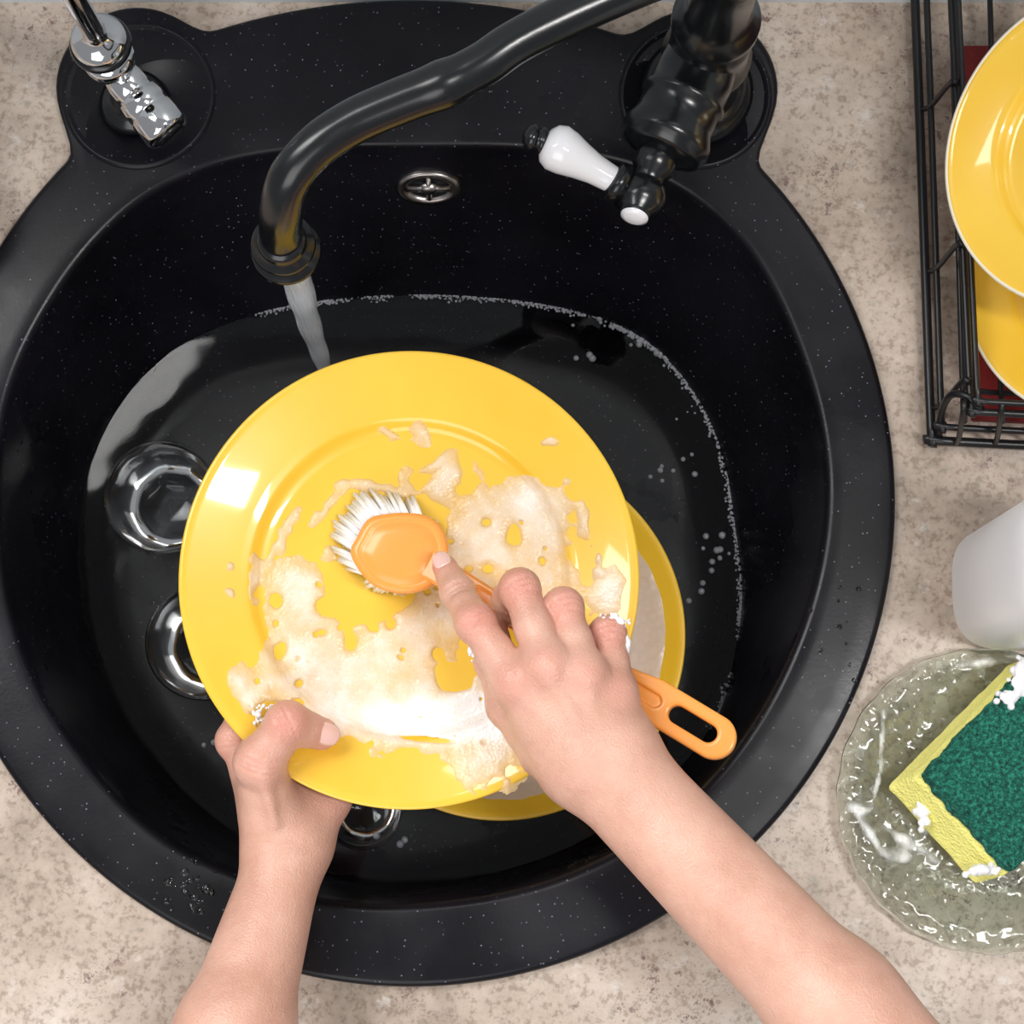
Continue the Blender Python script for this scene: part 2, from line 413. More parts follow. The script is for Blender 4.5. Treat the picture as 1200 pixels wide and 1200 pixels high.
part('handle_cap',lathe([(0,.0155),(.005,.0152),(.0078,.0138),(.008,.012)],40,frame(J,d)),M_porc,fa)
part('lever_collar',turned(J,P(716,209,.084),[(0,.007),(.5,.007),(.6,.0105),(.75,.0115),(.9,.0115),(1,.008)]),M_black,fa)
part('lever_porcelain',turned(P(722,213,.0835),P(637,164,.093),[(0,.007),(.03,.0075),(.12,.0078),(.3,.0085),(.5,.0105),(.68,.0128),(.82,.0135),(.92,.0115),(.98,.0075),(1,.004)],48),M_porc,fa)
part('lever_finial',turned(P(641,167,.0925),P(613,158,.096),[(0,.006),(.2,.0078),(.32,.0078),(.4,.005),(.5,.0065),(.65,.0078),(.85,.006),(1,.002)],32),M_black,fa)
top=colp(.205)
sp=[top,P(790,-36,.212),P(700,2,.215),(P(610,46,.215)),P(565,76,.213),P(522,98,.210),P(470,118,.207),P(415,142,.204),P(370,172,.201),P(340,208,.193),P(330,244,.175),P(329,268,.155),P(331,284,.143)]
path=[Vector(p) for p in catmull(sp,8)]
rad=np.interp(np.linspace(0,1,len(path)),[0,.25,.38,.42,.46,.7,1],[.0125,.0108,.0112,.0125,.0116,.0110,.0115])
part('spout',tube(path,rad,28),M_black,fa)
tipa=P(331,284,.143)
part('aerator',lathe([(0,.150),(.0115,.150),(.013,.146),(.013,.143),(.0165,.1415),(.0172,.1395),(.0165,.1375),(.0135,.136),(.0135,.131),(.0180,.1295),(.0190,.127),(.018,.1245),(.0145,.123),(.0145,.118),(.010,.117),(.010,.122),(0,.122)],48,Matrix.Translation((tipa.x,tipa.y,0))),M_black,fa)
zs=np.linspace(.119,ZW-.006,30); u=np.linspace(0,1,30)
rr_=.0095*(1-u)**.7*.55+.0040+.0004*np.sin(u*25)
V,Fc=tube([Vector((tipa.x-.003*a+.0004*math.sin(a*9),tipa.y-.015*a**1.2,z)) for a,z in zip(u,zs)],rr_,20)
mesh_obj('water_stream',V,Fc,M_stream)

# ------------------------------------------------------------ chrome tap
tb=P(158,122,.007); ct=empty('filtered_water_tap',tb)
TT=Matrix.Translation((tb.x,tb.y,0))
part('base',lathe([(0,.007),(.020,.007),(.0205,.011),(.017,.014),(.011,.016),(.0105,.03),(0,.03)],48,TT),M_black,ct)
part('column',lathe([(0,.02),(.0085,.02),(.0085,.07),(.0115,.074),(.0145,.078),(.0150,.084),(.012,.088),(.008,.089),(.008,.1),(.0125,.103),(.0155,.106),(.0155,.109),(.012,.112),(.007,.115),(.0062,.12),(.0058,.30),(0,.30)],48,TT),M_chrome,ct)
part('collar',lathe([(.0125,.0985),(.0165,.1),(.0175,.1025),(.0165,.105),(.0125,.1055)],48,TT),M_black,ct)
a0=Vector((tb.x,tb.y,.065)); a1=P(200,158,.060)
part('valve_body',turned(a0,a1,[(0,.010),(.2,.0115),(.38,.0115),(.4,.0105),(.43,.0135),(.62,.0135),(.64,.0125),(.67,.0140),(.93,.0142),(.98,.013),(1,.011)],40),M_chrome,ct)
part('valve_outlet',turned(a1-(a1-a0)*.02,a1+(a1-a0)*.03,[(0,.0095),(1,.0090)],32),M_black,ct)

# ------------------------------------------------------------ plates
def plate_prof(R,h=.0145):
    k=R/.128; q=h/.0145
    return [(0,0),(.04*k,0),(.080*k,.0002*q),(.0845*k,.0008*q),(.0875*k,.0028*q),(.0895*k,.0050*q),(.0915*k,.0060*q),(.096*k,.0068*q),(.112*k,.0108*q),(.122*k,.0138*q),(.1262*k,.0152*q),(.1278*k,.0148*q),(.128*k,.0135*q),(.126*k,.0120*q),(.112*k,.0068*q),(.095*k,.0022*q),(.086*k,-.003),(.07*k,-.0042),(.068*k,-.0062),(.064*k,-.0062),(.062*k,-.004),(0,-.004)]
def ptop(r,R=.128,h=.0145):
    pr=plate_prof(R,h)[:11]; return np.interp(r,[a for a,_ in pr],[b_ for _,b_ in pr])
ZP=.048
pc=P(480,677,ZP+.008); pc.z=ZP
pl1=empty('yellow_plate',pc)
TP=Matrix.Translation(pc)
V,Fc=lathe(plate_prof(.128),160,TP); mesh_obj('plate_body',V,Fc,M_yel,parent=pl1)
pc2=P(587,745,-.065)
pl2=empty('yellow_plate',pc2)
V,Fc=lathe(plate_prof(.113,.018),128,Matrix.Translation(pc2)); mesh_obj('plate_body',V,Fc,M_yel,parent=pl2)

def fbm(x,y,s,o=3,seed=0):
    v=0;a=1
    for i in range(o):
        v+=a*noise.noise(Vector((x*s+seed,y*s-seed*1.7,seed+i*3.1))); s*=2.1;a*=.5
    return v
def heightfoam(name,field,zfun,x0,x1,y0,y1,step,th,m,parent,afun=None):
    xs=np.arange(x0,x1+step,step); ys=np.arange(y0,y1+step,step)
    G=np.array([[field(x,y) for x in xs] for y in ys])
    XX,YY=np.meshgrid(xs,ys)
    z=np.full(XX.shape,ZP)
    for _ in range(2):
        W=Pn(XX,YY,z); z=zfun(W[...,0],W[...,1])
    hh=np.where(G>0,th*np.sqrt(np.clip(G,0,1)),G*th*3)
    hh=np.clip(hh,-.0012,th)
    if afun is not None: A_=afun(XX,YY,np.clip(G,0,1))
    else: A_=np.clip(G,0,1)
    W=Pn(XX,YY,z); W[...,2]=z+hh
    keep=G>-.25
    idx=-np.ones(G.shape,int); 
    q=keep[:-1,:-1]&keep[1:,:-1]&keep[:-1,1:]&keep[1:,1:]
    used=np.zeros(G.shape,bool)
    for a in (0,1):
        for b_ in (0,1): used[a:G.shape[0]-1+a,b_:G.shape[1]-1+b_]|=q
    idx[used]=np.arange(used.sum()); V=W[used]
    I=np.argwhere(q)
    Fc=np.stack([idx[I[:,0],I[:,1]],idx[I[:,0]+1,I[:,1]],idx[I[:,0]+1,I[:,1]+1],idx[I[:,0],I[:,1]+1]],1)
    ob=mesh_obj(name,V,Fc,m,parent=parent)
    attr(ob,A_[used]); return ob
BL=[(400,780,95,48,35,1.1),(350,730,42,68,-20,1.0),(470,842,120,30,8,1.5),(570,835,55,38,-10,1.6),(450,780,90,45,10,.8),(480,735,75,45,-30,.8),(525,690,65,48,-40,.85),
 (560,640,55,45,-30,.9),(625,595,42,40,-20,1.2),(640,640,25,50,0,.9),(600,650,60,40,0,.75),(560,600,26,30,10,.75),(390,640,12,30,20,.6),(330,630,7,58,32,1.1),(298,665,7,26,0,1.1),
 (440,572,55,7,5,1.1),(380,592,9,38,40,.9),(525,562,13,26,15,1.2),(455,510,16,9,20,.95),(488,503,16,10,35,.95),(475,555,12,16,0,.9),(510,545,22,6,-30,.9),(715,690,18,36,15,1.1),(686,612,7,26,-15,1.1),(700,668,8,7,0,1),(575,885,44,34,-20,1.2),(560,905,30,14,0,.9),(300,818,30,10,-60,.9),(285,805,9,26,-20,.9),
 (330,800,25,16,40,.7),(560,560,7,28,0,.6),(640,690,50,30,0,.8),(645,520,7,5,0,1),(270,660,6,5,0,1),(268,690,5,6,0,1),(700,655,5,5,0,1),(430,800,60,30,0,.9),(352,690,30,42,0,.8)]
HO=[(410,762,22,26,0),(602,628,17,20,20),(380,712,20,14,-10),(375,742,12,8,0),(530,795,22,14,20),(445,712,42,17,-15),(570,665,20,12,0),(435,640,30,30,0),(500,620,24,22,0),(500,866,40,4,5),(330,760,10,14,20)]
HO+= [(rng.uniform(300,670),rng.uniform(580,870),s_,s_*rng.uniform(.6,1.2),rng.uniform(0,90)) for s_ in (2.2+7*rng.random(70)**2.5)]
BLr=[(a,b_,c_,d_,math.cos(math.radians(e)),math.sin(math.radians(e)),f_) for a,b_,c_,d_,e,f_ in BL]
HOr=[(a,b_,c_,d_,math.cos(math.radians(e)),math.sin(math.radians(e))) for a,b_,c_,d_,e in HO]
def field1(x,y):
    wx=x+9*noise.noise(Vector((x*.02,y*.02,9)))+4*noise.noise(Vector((x*.07,y*.07,2))); wy=y+9*noise.noise(Vector((x*.02,y*.02,19)))+4*noise.noise(Vector((x*.07,y*.07,12)))
    v=0
    for cx,cy,rx,ry,ca,sa,am in BLr:
        dx,dy=wx-cx,wy-cy
        if abs(dx)>260 or abs(dy)>260: continue
        u_=(dx*ca+dy*sa)/rx; w=(-dx*sa+dy*ca)/ry; e=u_*u_+w*w
        if e<4: v+=am*math.exp(-e*1.1)
    if v<.12: return -1.
    for cx,cy,rx,ry,ca,sa in HOr:
        dx,dy=x-cx,y-cy
        if abs(dx)<70 and abs(dy)<70:
            u_=(dx*ca+dy*sa)/rx; w=(-dx*sa+dy*ca)/ry; e=u_*u_+w*w
            if e<5: v-=1.5*math.exp(-e*1.3)
    return (min(v,1.3)-.45+.52*fbm(x,y,.022,2,3.3)+.30*fbm(x,y,.055,2,7.3))*.8
def zplate(x,y): return pc.z+ptop(np.hypot(x-pc.x,y-pc.y))
def ga(X,Y,cx,cy,rx,ry): return np.exp(-((X-cx)/rx)**2-((Y-cy)/ry)**2)
def whiteness(X,Y,G):
    return np.clip(.02+.45*G+.7*ga(X,Y,515,845,110,24)+.35*ga(X,Y,560,820,45,40)+.25*ga(X,Y,625,590,40,35)+.15*ga(X,Y,370,800,60,50)+.3*ga(X,Y,715,690,20,34),0,1)
heightfoam('soap_foam',field1,zplate,250,750,480,935,1.6,.0017,M_foamY,pl1,whiteness)
def field2(x,y):
    e=((x-588)**2+(y-746)**2)/(190**2); return (1-e)*2.5+.10*fbm(x,y,.02,3,8)
def zplate2(x,y): return pc2.z+ptop(np.hypot(x-pc2.x,y-pc2.y),.113,.018)
heightfoam('soapy_water',field2,zplate2,385,800,545,945,5,.0030,M_soapw,pl2)

# ------------------------------------------------------------ dish brush
br=empty('dish_brush',P(468,648,.08))
ho=[(411,650),(419,628),(432,608),(455,602),(480,601),(504,606),(520,622),(526,645),(521,668),(508,686),(485,695),(458,694),(432,682)]
def ringb(s_,z):
    cx,cy=470,650; pts=catmull([(cx+(x-cx)*s_,cy+(y-cy)*s_) for x,y in ho],5,True); return [P(x,y,z) for x,y in pts]
V,Fc=loft([ringb(.9,.068),ringb(.97,.0685),ringb(1,.071),ringb(1,.078),ringb(.98,.0805),ringb(.94,.0818),ringb(.84,.0822),ringb(.80,.0818),ringb(.77,.0818),ringb(.73,.0825),ringb(.5,.0832),ringb(.2,.0835)],True,True)
mesh_obj('brush_head',V,[f[::-1] for f in Fc],M_orange,parent=br)
ha,hb=P(500,660,.079),P(860,878,.116)
g=SDF((-.01,-.02,-.01),(.21,.02,.01),.0008)
Xg=(np.arange(g.n[0])*g.h+g.lo[0])[:,None,None];Yg=(np.arange(g.n[1])*g.h+g.lo[1])[None,:,None];Zg=(np.arange(g.n[2])*g.h+g.lo[2])[None,None,:]
Lh=(hb-ha).length
wq=np.interp(Xg,[0,.02,.045,.09,.125,.145,Lh-.012],[.0085,.0075,.0068,.0075,.0085,.0118,.0118])
uc=np.clip(Xg,0,Lh-.012); d2=np.sqrt((Xg-uc)**2+Yg**2)-wq
us=np.clip(Xg,Lh-.034,Lh-.0155); slot=np.sqrt((Xg-us)**2+Yg**2)-.0048
us=np.clip(Xg,.035,Lh-.048); groove=np.maximum(np.sqrt((Xg-us)**2+Yg**2)-.0035,-(Zg-.0018))
d2=np.maximum(d2,-slot)
rr2=.0015; dz=np.abs(Zg)-.0035
q1=d2+rr2;q2=dz+rr2
D=np.minimum(np.maximum(q1,q2),0)+np.sqrt(np.maximum(q1,0)**2+np.maximum(q2,0)**2)-rr2
D=np.maximum(D,-groove)
V,Fc=surface_nets(D.astype(np.float32),g.lo,g.h)
xd=(hb-ha).normalized(); yd=Vector((0,0,1)).cross(xd).normalized(); zd=xd.cross(yd)
Mh=Matrix((xd,yd,zd)).transposed().to_4x4(); Mh.translation=ha
V=[Mh@Vector(v) for v in V]
mesh_obj('brush_handle',V,Fc,M_orange,parent=br)
parts=[]
for i in range(330):
    a=random.uniform(0,2*math.pi); r=math.sqrt(random.random())*.95
    cx,cy=468+50*r*math.cos(a),648+42*r*math.sin(a)
    p=P(cx,cy,.070); out=Vector((math.cos(a),-math.sin(a),0))*.008*r
    L=Vector((-.0100,.0110,0))*random.uniform(.85,1.15)*(1.15 if (cx-468)+(cy-648)<0 else .5)
    zt=.0505+.001*random.random()
    e=Vector((p.x+L.x+out.x,p.y+L.y+out.y,zt)); m_=(p+e)/2+Vector((0,0,.005))
    parts.append(tube([p,m_,e],[.0013,.0014,.0012],6))
V,Fc=merge(parts); mesh_obj('bristles',V,Fc,M_bris,parent=br)

# ------------------------------------------------------------ hands
person=empty('person',P(600,1150,.12))
def build_hand(name,fingers,palm,arm,lo,hi,h,red,tend,mcp):
    g=SDF(lo,hi,h); Fp=g.new(); Ff=g.new()
    for (a,b_,ra,rb,k) in palm+arm: g.cone(Fp,a,b_,ra,rb,k)
    for a,b_,r in tend: g.cone(Fp,a,b_,r,r*.8,.004)
    for fj in fingers:
        T=g.new()
        for i in range(len(fj)-1):
            (p,r),(q,s_)=fj[i],fj[i+1]
            mid=(p+q)/2; g.cone(T,p,mid,r,(r+s_)*.47,.0035); g.cone(T,mid,q,(r+s_)*.47,s_*.98,.0035)
            if 0<i: g.cone(T,p,p,r*1.08,r*1.08,.004)
        Ff=smin(Ff,T,.0015)
    for p,r in mcp: g.cone(Fp,p,p,r,r,.008)
    D=smin(Fp,Ff,.006)
    for fj in fingers:
        for i in range(1,len(fj)-1):
            ax=(fj[i+1][0]-fj[i-1][0]); r=fj[i][1]
            g.groove(D,fj[i][0]+Vector((0,0,r*.9)),ax,.0014,.0008,r*.85,(-.0034,-.0006,.0022))
    V,Fc=surface_nets(D,g.lo,g.h)
    ob=mesh_obj(name,V,Fc,M_skin,parent=person)
    md=ob.modifiers.new('smooth','SMOOTH'); md.factor=.5; md.iterations=2
    w=np.zeros(len(V))
    for p,r,a in red:
        w=np.maximum(w,a*np.exp(-((V-np.array(p))**2).sum(1)/(r*r)))
    attr(ob,w); return ob
def PP(l): return [(P(x,y,z),r) for x,y,z,r in l]
def nail(name,px,py,z,dirp,nrm,w,l):
    o=P(px,py,z); y=Vector(dirp).normalized(); n_=Vector(nrm); n_=(n_-y*n_.dot(y)).normalized(); x=y.cross(n_)
    V=[];Fc=[];nu,nv=10,10
    for i in range(nu+1):
        for j in range(nv+1):
            u_=(i/nu*2-1); v_=(j/nv*2-1)
            uu=u_*math.sqrt(max(1-.45*v_*v_,0)) ; 
            X=uu*w; Y=v_*l*math.sqrt(max(1-.35*u_*u_,0)); Zz=-(X*X)/(2*w*1.15)-max(v_,0)**2*l*.12
            V.append(o+x*X+y*Y+n_*Zz)
    for i in range(nu):
        for j in range(nv):
            a=i*(nv+1)+j; Fc.append((a,a+nv+1,a+nv+2,a+1))
    ob=mesh_obj(name,V,Fc,M_nail,parent=person); s_=ob.modifiers.new('s','SOLIDIFY'); s_.thickness=.0006; s_.offset=0
fR=[PP([(604,800,.134,.0110),(557,730,.129,.0095),(536,694,.112,.0082),(521,664,.0985,.0069)]),
    PP([(642,780,.141,.0112),(609,690,.129,.0096),(598,702,.106,.0086),(612,728,.088,.0075)]),
    PP([(684,790,.139,.0108),(660,712,.127,.0095),(650,720,.104,.0083),(660,750,.088,.0072)]),
    PP([(722,812,.131,.0098),(712,743,.120,.0087),(701,750,.101,.0078),(708,775,.089,.0068)]),
    PP([(640,880,.118,.0150),(600,825,.108,.0126),(581,775,.102,.0103),(577,735,.096,.0083)])]
Pp=P
pR=[(Pp(604,800,.132),Pp(668,884,.134),.0118,.0165,.012),(Pp(642,782,.138),Pp(690,878,.138),.0118,.0160,.012),(Pp(684,792,.136),Pp(706,870,.136),.0116,.0158,.012),(Pp(720,812,.128),Pp(722,868,.132),.0110,.0152,.012),
    (Pp(640,850,.120),Pp(680,895,.128),.0160,.0190,.014),(Pp(700,840,.118),Pp(715,880,.125),.0150,.0190,.014)]
aR=[(Pp(690,900,.134),Pp(974,1184,.165),.0195,.0258,.016),(Pp(718,882,.134),Pp(984,1176,.165),.0185,.0258,.016),(Pp(974,1184,.165),Pp(1080,1295,.175),.0258,.0265,.016),(Pp(984,1176,.165),Pp(1090,1287,.175),.0258,.0265,.016),
    (Pp(735,868,.143),Pp(738,870,.143),.0085,.0085,.014)]
tend=[(Pp(608,806,.1427),Pp(680,885,.1477),.0027),(Pp(645,790,.1500),Pp(694,880,.1508),.0027),(Pp(684,800,.1475),Pp(706,878,.1502),.0025)]
mcp=[(Pp(606,800,.1378),.0108),(Pp(643,782,.1450),.0110),(Pp(685,794,.1425),.0105),(Pp(720,814,.1350),.0095)]
red=[(f[1][0]+Vector((0,0,.008)),.011,.45) for f in fR[:4]]+[(f[0][0]+Vector((0,0,.01)),.012,.28) for f in fR[:4]]+[(fR[0][3][0],.011,.6)]
lo=np.array([P(500,600,.1).x,P(600,1290,.12).y,.06]); hi=np.array([P(1120,600,.16).x,P(600,635,.1).y,.215])
build_hand('right_arm',fR,pR,aR,lo,hi,.0010,red,tend,mcp)
dirI=(fR[0][3][0]-fR[0][2][0]).normalized()
upI=Vector((0,0,1)); n_=(upI-dirI*upI.dot(dirI)).normalized()
npos=fR[0][3][0]-dirI*.0005+n_*.0073; qx=topx(npos)
nail('right_index_nail',qx[0],qx[1],npos.z,dirI,n_,.0050,.0060)
fL=[PP([(300,908,.040,.0113),(275,868,.044,.0095),(292,820,.041,.0088),(325,790,.034,.0078)]),
    PP([(328,915,.034,.0115),(335,845,.030,.0100),(358,800,.028,.0090),(378,772,.027,.0078)]),
    PP([(356,925,.029,.0112),(378,860,.025,.0100),(402,815,.024,.0088),(418,785,.024,.0076)]),
    PP([(387,940,.029,.0105),(412,885,.025,.0090),(432,850,.024,.0080),(448,825,.024,.0070)]),
    PP([(318,955,.052,.0155),(305,893,.072,.0128),(337,848,.078,.0112),(377,860,.0660,.0092)])]
pL=[(Pp(300,908,.040),Pp(322,985,.042),.0130,.0148,.012),(Pp(328,915,.036),Pp(335,985,.040),.0130,.0155,.012),(Pp(356,925,.032),Pp(348,985,.038),.0125,.0155,.012),(Pp(386,938,.032),Pp(356,985,.038),.0115,.0145,.012),
    (Pp(310,920,.055),Pp(327,985,.046),.0140,.0160,.014)]
aL=[(Pp(328,998,.042),Pp(264,1210,.080),.0158,.0240,.014),(Pp(346,998,.042),Pp(285,1210,.080),.0155,.0240,.014),(Pp(264,1210,.08),Pp(235,1300,.09),.024,.026,.016),(Pp(285,1210,.08),Pp(262,1300,.09),.024,.026,.016)]
redL=[(fL[4][2][0]+Vector((0,0,.008)),.011,.5),(fL[4][3][0],.010,.6),(fL[4][1][0]+Vector((0,0,.01)),.012,.3),(fL[0][1][0],.012,.4),(fL[3][0][0],.014,.4)]
lo=np.array([P(160,1200,.08).x,P(300,1290,.09).y,.0]); hi=np.array([P(470,600,.03).x,P(600,755,.05).y,.125])
build_hand('left_arm',fL,pL,aL,lo,hi,.0010,redL,[(Pp(308,905,.084),Pp(322,965,.067),.0024)],[(Pp(304,893,.076),.0118)])
dT=(fL[4][3][0]-fL[4][2][0]).normalized(); n_=(Vector((.1,.1,1))-dT*Vector((.1,.1,1)).dot(dT)).normalized()
npos=fL[4][3][0]+n_*.0094-dT*.0005; qx=topx(npos)
nail('left_thumb_nail',qx[0],qx[1],npos.z,dT,n_,.0062,.0072)

def suds(name,items,m,parent,h=.0009,k=.0022):
    pts=np.array([tuple(P(x,y,z)) for x,y,z,r in items]); rs=[q[3] for q in items]
    g=SDF(pts.min(0)-.008,pts.max(0)+.008,h); D=g.new()
    for p,r in zip(pts,rs): g.cone(D,p,p,r,r,k)
    V,Fc=surface_nets(D,g.lo,g.h); ob=mesh_obj(name,V,Fc,m,parent=parent); attr(ob,np.ones(len(V))); return ob
it=[]
for cx,cy,z,sx,sy,n_ in ((716,728,.1255,12,6,80),(733,762,.1235,4,20,80),(552,756,.127,3,14,24)):
    for _ in range(n_): it.append((random.gauss(cx,sx*.6),random.gauss(cy,sy*.6),z+random.uniform(-.003,.0006),random.uniform(.0006,.0014)))
suds('suds_on_right_hand',it,M_foamW,person,.0005,.0010)
it=[]
for cx,cy,z,sx,sy,n_ in ((303,838,.066,8,10,30),(322,830,.074,8,4,20)):
    for _ in range(n_): it.append((random.gauss(cx,sx*.6),random.gauss(cy,sy*.6),z+random.uniform(-.003,.002),random.uniform(.0006,.0013)))
suds('suds_on_left_hand',it,M_foamW,person,.0005,.0010)
it=[]
for jj in range(NA):
    a=math.degrees(TH[jj])
    if -35<a<128:
        den=noise.noise(Vector((a*.11,3,0)))*1.4+(.8 if 20<a<60 or -8<a<16 else .5)
        for _ in range(9):
            if random.random()<den:
                R=R_wat[jj]-abs(random.gauss(0,.0016))+.0006; r=random.uniform(.0004,.0011)*(1.8 if 35<a<50 and random.random()<.4 else 1)
                dt=random.uniform(-.008,.008)
                w=Vector((C0.x+R*math.cos(TH[jj]+dt),C0.y+R*math.sin(TH[jj]+dt),ZW)); it.append((w,r))
for _ in range(42):
    px,py=random.choice([(760,410),(800,460),(840,640),(835,680),(680,370),(460,975),(480,985),(240,880),(810,540),(670,410),(780,550)]); w=P(px+random.gauss(0,12),py+random.gauss(0,12),ZW)
    it.append((w,random.uniform(.0006,.0026)))
parts=[]
for w,r in it:
    parts.append(lathe([(0,r*.8),(r*.6,r*.6),(r*.95,r*.2),(r,-.1*r)],10,Matrix.Translation(w)))
V,Fc=merge(parts); ob=mesh_obj('soap_suds',V,Fc,M_foamG,parent=water); attr(ob,np.full(len(V),.4))

# ------------------------------------------------------------ glasses in sink
def tumbler(cx,cy,ztop,R,h,rb):
    p=P(cx,cy,ztop); z0=ztop-h
    prof=[(0,z0),(rb*.9,z0),(rb,z0+.003),(lerp(rb,R,.5),z0+h*.4),(R*.97,z0+h*.8),(R,ztop),(R-.0008,ztop+.0006),(R-.0016,ztop),(R*.97-.0016,z0+h*.8),(lerp(rb,R,.5)-.002,z0+h*.4),(rb-.003,z0+.008),(rb*.6,z0+.006),(0,z0+.006)]
    V,Fc=lathe(prof,96,Matrix.Translation((p.x,p.y,0)),lambda t,r,z:1+.012*math.cos(9*t+ (z-z0)*60)*(1 if r>rb*.95 and z<ztop-.01 else 0))
    mesh_obj('drinking_glass',V,Fc,M_glass)
tumbler(188,582,-.085,.0365,.075,.024)
tumbler(238,752,-.092,.0370,.068,.024)
tumbler(425,948,-.112,.0260,.048,.018)

# ------------------------------------------------------------ dish rack
rk=empty('dish_rack',P(1200,260,.05))
def wire(pts,r=.0022,z=None,n=10,sm=4): return tube([Vector(p) for p in catmull(pts,sm)],r,n)
W=[]
def rounded(c1,c2,c3,z):
    (x1,y1),(x2,y2),(x3,y3)=c1,c2,c3
    return [P(x1,y1,z),P(lerp(x1,x2,.5),lerp(y1,y2,.5),z),P(x2-1,y2-16,z),P(x2+3,y2-3,z),P(x2+16,y2+1,z),P(x3,y3,z)]
W.append(wire(rounded((1070,-60),(1092,516),(1420,532),.010),.0028))
W.append(wire(rounded((1084,-60),(1104,500),(1420,516),.020),.0020))
W.append(wire(rounded((1112,-60),(1138,482),(1420,496),.055),.0022))
W.append(wire(rounded((1120,-60),(1146,470),(1420,484),.062),.0018))
for y in (120,310,470):
    x=1070+22*(y+60)/576
    W.append(wire([P(x+2,y+8,.010),P(x+14,y+4,.022),P(x+36,y-22,.055),P(x+46,y-24,.060),P(x+70,y-10,.03),P(1420,y-6,.03)],.0017))
for x in (1120,1165,1210,1260):
    W.append(wire([P(x,520,.010),P(x+4,512,.022),P(x+8,486,.055),P(x+10,470,.06),P(x+8,455,.03),P(x-6,-40,.03)],.0017))
W.append(wire([P(1100,510,.012),P(1104,480,.03),P(1116,462,.05),P(1136,466,.058),P(1150,480,.055)],.0022))
V,Fc=merge(W); mesh_obj('wire_frame',V,Fc,M_wire,parent=rk)
def boxloft(c4,z0,z1,b_=.004):
    c=sum((Vector(p) for p in c4),Vector())/4
    def rg(s_,z): return [Vector((c.x+(p[0]-c.x)*s_,c.y+(p[1]-c.y)*s_,z)) for p in c4]
    return loft([rg(.97,z0),rg(1,z0+.002),rg(1,z1-.002),rg(.97,z1)])
c4=[P(1120,55,.012),P(1140,492,.012),P(1400,505,.012),P(1400,55,.012)]
V,Fc=boxloft(c4,.006,.016); mesh_obj('drip_mat',V,[f[::-1] for f in Fc],M_red,False,parent=rk)
def rackplate(cx,cy,z,R,tilt,tz=0):
    o=P(cx,cy,z); M=Matrix.Translation(o)@Matrix.Rotation(tz,4,'Z')@Matrix.Rotation(-tilt,4,'Y')
    e=empty('yellow_plate',o); pr=plate_prof(R,.016)
    V,Fc=lathe(pr,128,M); mesh_obj('plate_body',V,Fc,M_yel,parent=e)
    k=R/.128
    V,Fc=lathe([(.1255*k,.0164),(.1268*k,.0172),(.1285*k,.0168),(.1292*k,.0146),(.1272*k,.0132)],128,M); mesh_obj('plate_edge',V,Fc,M_rimw,parent=e)
rackplate(1297,177,.125,.087,math.radians(41),.05)
rackplate(1314,316,.082,.087,math.radians(41),-.05)

# ------------------------------------------------------------ bottle
bt=empty('dish_soap_bottle',P(1188,690,0))
c_=P(1188,692,0)
def se(a,b_,z,n=64,e=.62):
    return [(c_.x+a*math.copysign(abs(math.cos(t))**e,math.cos(t)),c_.y+b_*math.copysign(abs(math.sin(t))**e,math.sin(t)),z) for t in [2*math.pi*i/n for i in range(n)]]
V,Fc=loft([se(.033,.030,0),se(.0365,.034,.003),se(.039,.036,.012),se(.040,.040,.15),se(.039,.039,.175),se(.033,.031,.195,e=.8),se(.016,.015,.21,e=1),se(.013,.013,.213,e=1),se(.013,.013,.222,e=1)])
mesh_obj('bottle_body',V,Fc,M_white,parent=bt)
V,Fc=loft([se(.0145,.0145,.218,e=1),se(.0145,.0145,.238,e=1),se(.008,.008,.242,e=1),se(.006,.006,.252,e=1)])
mesh_obj('bottle_cap',V,Fc,M_white,parent=bt)

# ------------------------------------------------------------ glass plate + sponge
gc=P(1154,937,.004); gc.z=0
V,Fc=lathe([(0,.001),(.05,.001),(.053,.0),(.056,.001),(.07,.006),(.084,.010),(.0865,.0115),(.0868,.0125),(.086,.0132),(.07,.0095),(.056,.0045),(.05,.0038),(0,.0038)],128,Matrix.Translation(gc),lambda t,r,z:1+(.006*math.sin(23*t) if r>.08 else 0))
gp=mesh_obj('glass_plate',V,Fc,M_tglass)
sg=empty('kitchen_sponge',P(1165,905,.02))
def box4(cl,ch,z0,z1,m,name,sub=0,par=None,disp=0):
    V,Fc=loft([[Vector((p[0],p[1],z)) for p in c4] for c4,z in ((cl,z0),(ch,z1))])
    ob=mesh_obj(name,V,[f[::-1] for f in Fc],m,False,par)
    bv=ob.modifiers.new('b','BEVEL'); bv.width=.003; bv.segments=3
    if sub:
        s_=ob.modifiers.new('s','SUBSURF'); s_.subdivision_type='SIMPLE'; s_.levels=sub; s_.render_levels=sub
        t=bpy.data.textures.new(name,'CLOUDS'); t.noise_scale=.006; t.noise_depth=3
        dm=ob.modifiers.new('d','DISPLACE'); dm.texture=t; dm.strength=disp; dm.mid_level=.5
    for p in ob.data.polygons: p.use_smooth=True
    return ob
lowc=[P(x,y,.012) for x,y in ((1037,922),(1181,778),(1285,895),(1141,1038))]
sh=Vector((.0095,.0035,0)); hic=[p+sh*(1.15 if i in (0,3) else .6) for i,p in enumerate(lowc)]
hic=[p+Vector((.002,.002,0)) for p in hic]
box4(lowc,hic,.0125,.034,M_spY,'sponge_foam',4,sg,.0015)
cc=sum(hic,Vector())/4
box4([cc+(p-cc)*.985 for p in hic],[cc+(p-cc)*.975+Vector((.002,.001,0)) for p in hic],.0335,.043,M_spG,'scouring_pad',5,sg,.005)
it=[]
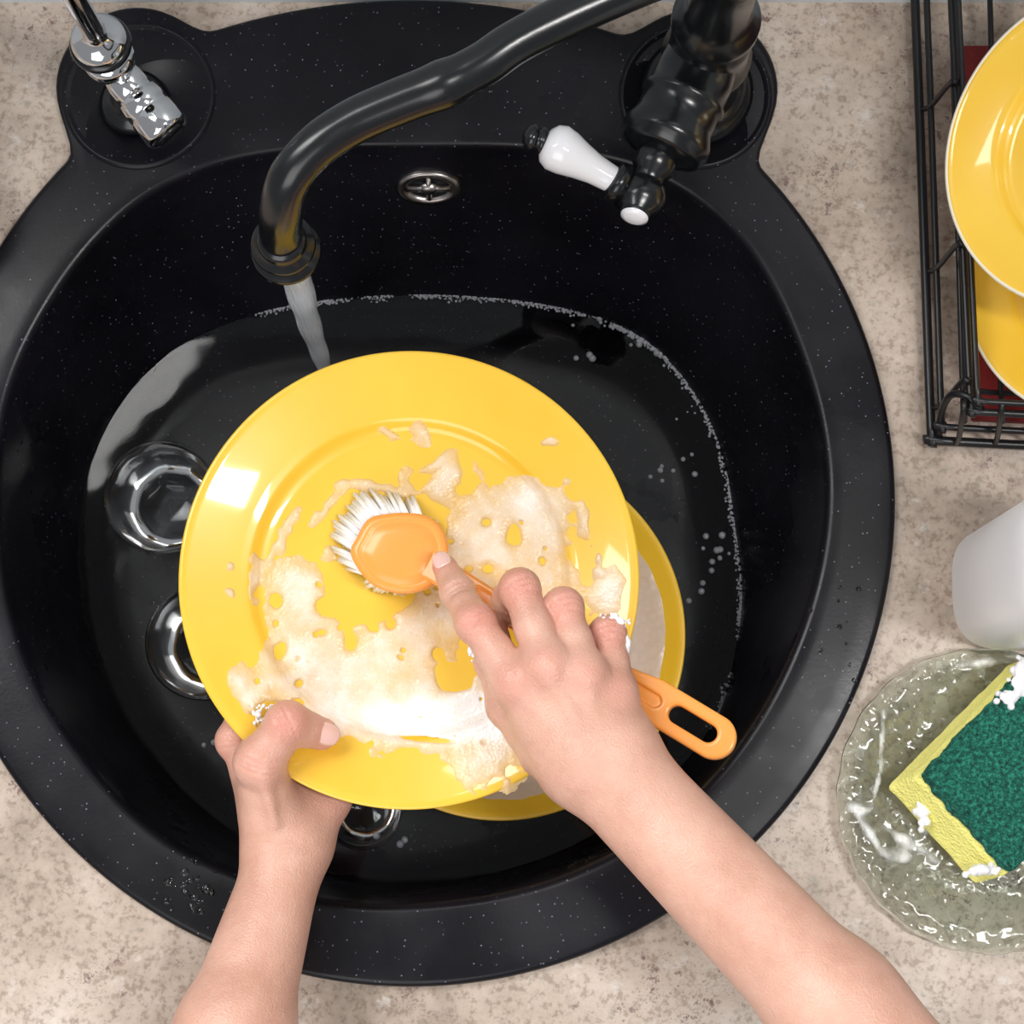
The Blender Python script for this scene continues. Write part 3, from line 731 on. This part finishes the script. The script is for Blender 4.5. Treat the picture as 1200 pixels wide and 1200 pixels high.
for cx,cy,z,sx,sy,n_ in ((1197,795,.043,7,16,120),(1182,818,.042,9,10,40),(1135,868,.039,7,7,14),(1150,1020,.034,14,5,24),(1082,955,.022,7,20,50)):
    for _ in range(n_): it.append((random.gauss(cx,sx*.6),random.gauss(cy,sy*.6),z+random.uniform(-.003,.002),random.uniform(.0009,.0022)))
suds('sponge_suds',it,M_foamW,sg,.0007,.0015)
def field3(x,y):
    e=0
    for cx,cy,rx,ry,an in ((1018,975,6,44,-35),(1065,988,44,7,32),(1150,778,38,7,-8),(1033,870,4,44,5),(1010,950,12,5,0),(1060,1004,10,12,20),(1085,960,8,20,0),(1028,920,4,26,15)):
        an=math.radians(an); dx,dy=x-cx,y-cy; u_=(dx*math.cos(an)+dy*math.sin(an))/rx; w=(-dx*math.sin(an)+dy*math.cos(an))/ry
        e+=math.exp(-(u_*u_+w*w))
    return min(e,1.2)-.5+.6*fbm(x,y,.05,3,5)
gpr=[(0,.0039),(.05,.0040),(.056,.0048),(.07,.0098),(.086,.0134)]
heightfoam('suds_film',field3,lambda x,y:np.interp(np.hypot(x-gc.x,y-gc.y),[a for a,_ in gpr],[b_ for _,b_ in gpr]),985,1200,765,1060,2.5,.0010,M_film,gp)
wc=P(-58,262,.003); wc.z=0
V,Fc=lathe([(0,.004),(.018,.004),(.024,.012),(.029,.03),(.031,.045),(.030,.0455),(.029,.045),(.027,.03),(.022,.014),(.016,.007),(0,.006)],64,Matrix.Translation(wc))
mesh_obj('white_cup',V,Fc,M_porc)

# ------------------------------------------------------------ lights
def area(name,loc,target,size,power,col=(1,1,1),sy=None):
    l=bpy.data.lights.new(name,'AREA'); l.energy=power; l.size=size; l.color=col
    if sy: l.shape='RECTANGLE'; l.size_y=sy
    o=bpy.data.objects.new(name,l); scene.collection.objects.link(o); o.location=loc
    o.rotation_euler=(Vector(target)-Vector(loc)).to_track_quat('-Z','Y').to_euler()
area('softbox_key',(-1.0,.9,1.7),(0,.15,0),1.1,40,(1,.985,.97))
area('softbox_fill',(.64,-.08,1.8),(-.1,.15,0),.12,14,(1,.985,.965),.62)
area('added_front_fill',(-.5,-1.2,1.3),(0,.15,0),1.2,13,(1,.985,.97))  # unseen fill lamp, added to brighten the bottle's front and the arms
w=bpy.data.worlds.new('w'); scene.world=w; w.use_nodes=True
w.node_tree.nodes['Background'].inputs[0].default_value=(.95,.97,1,1); w.node_tree.nodes['Background'].inputs[1].default_value=.28
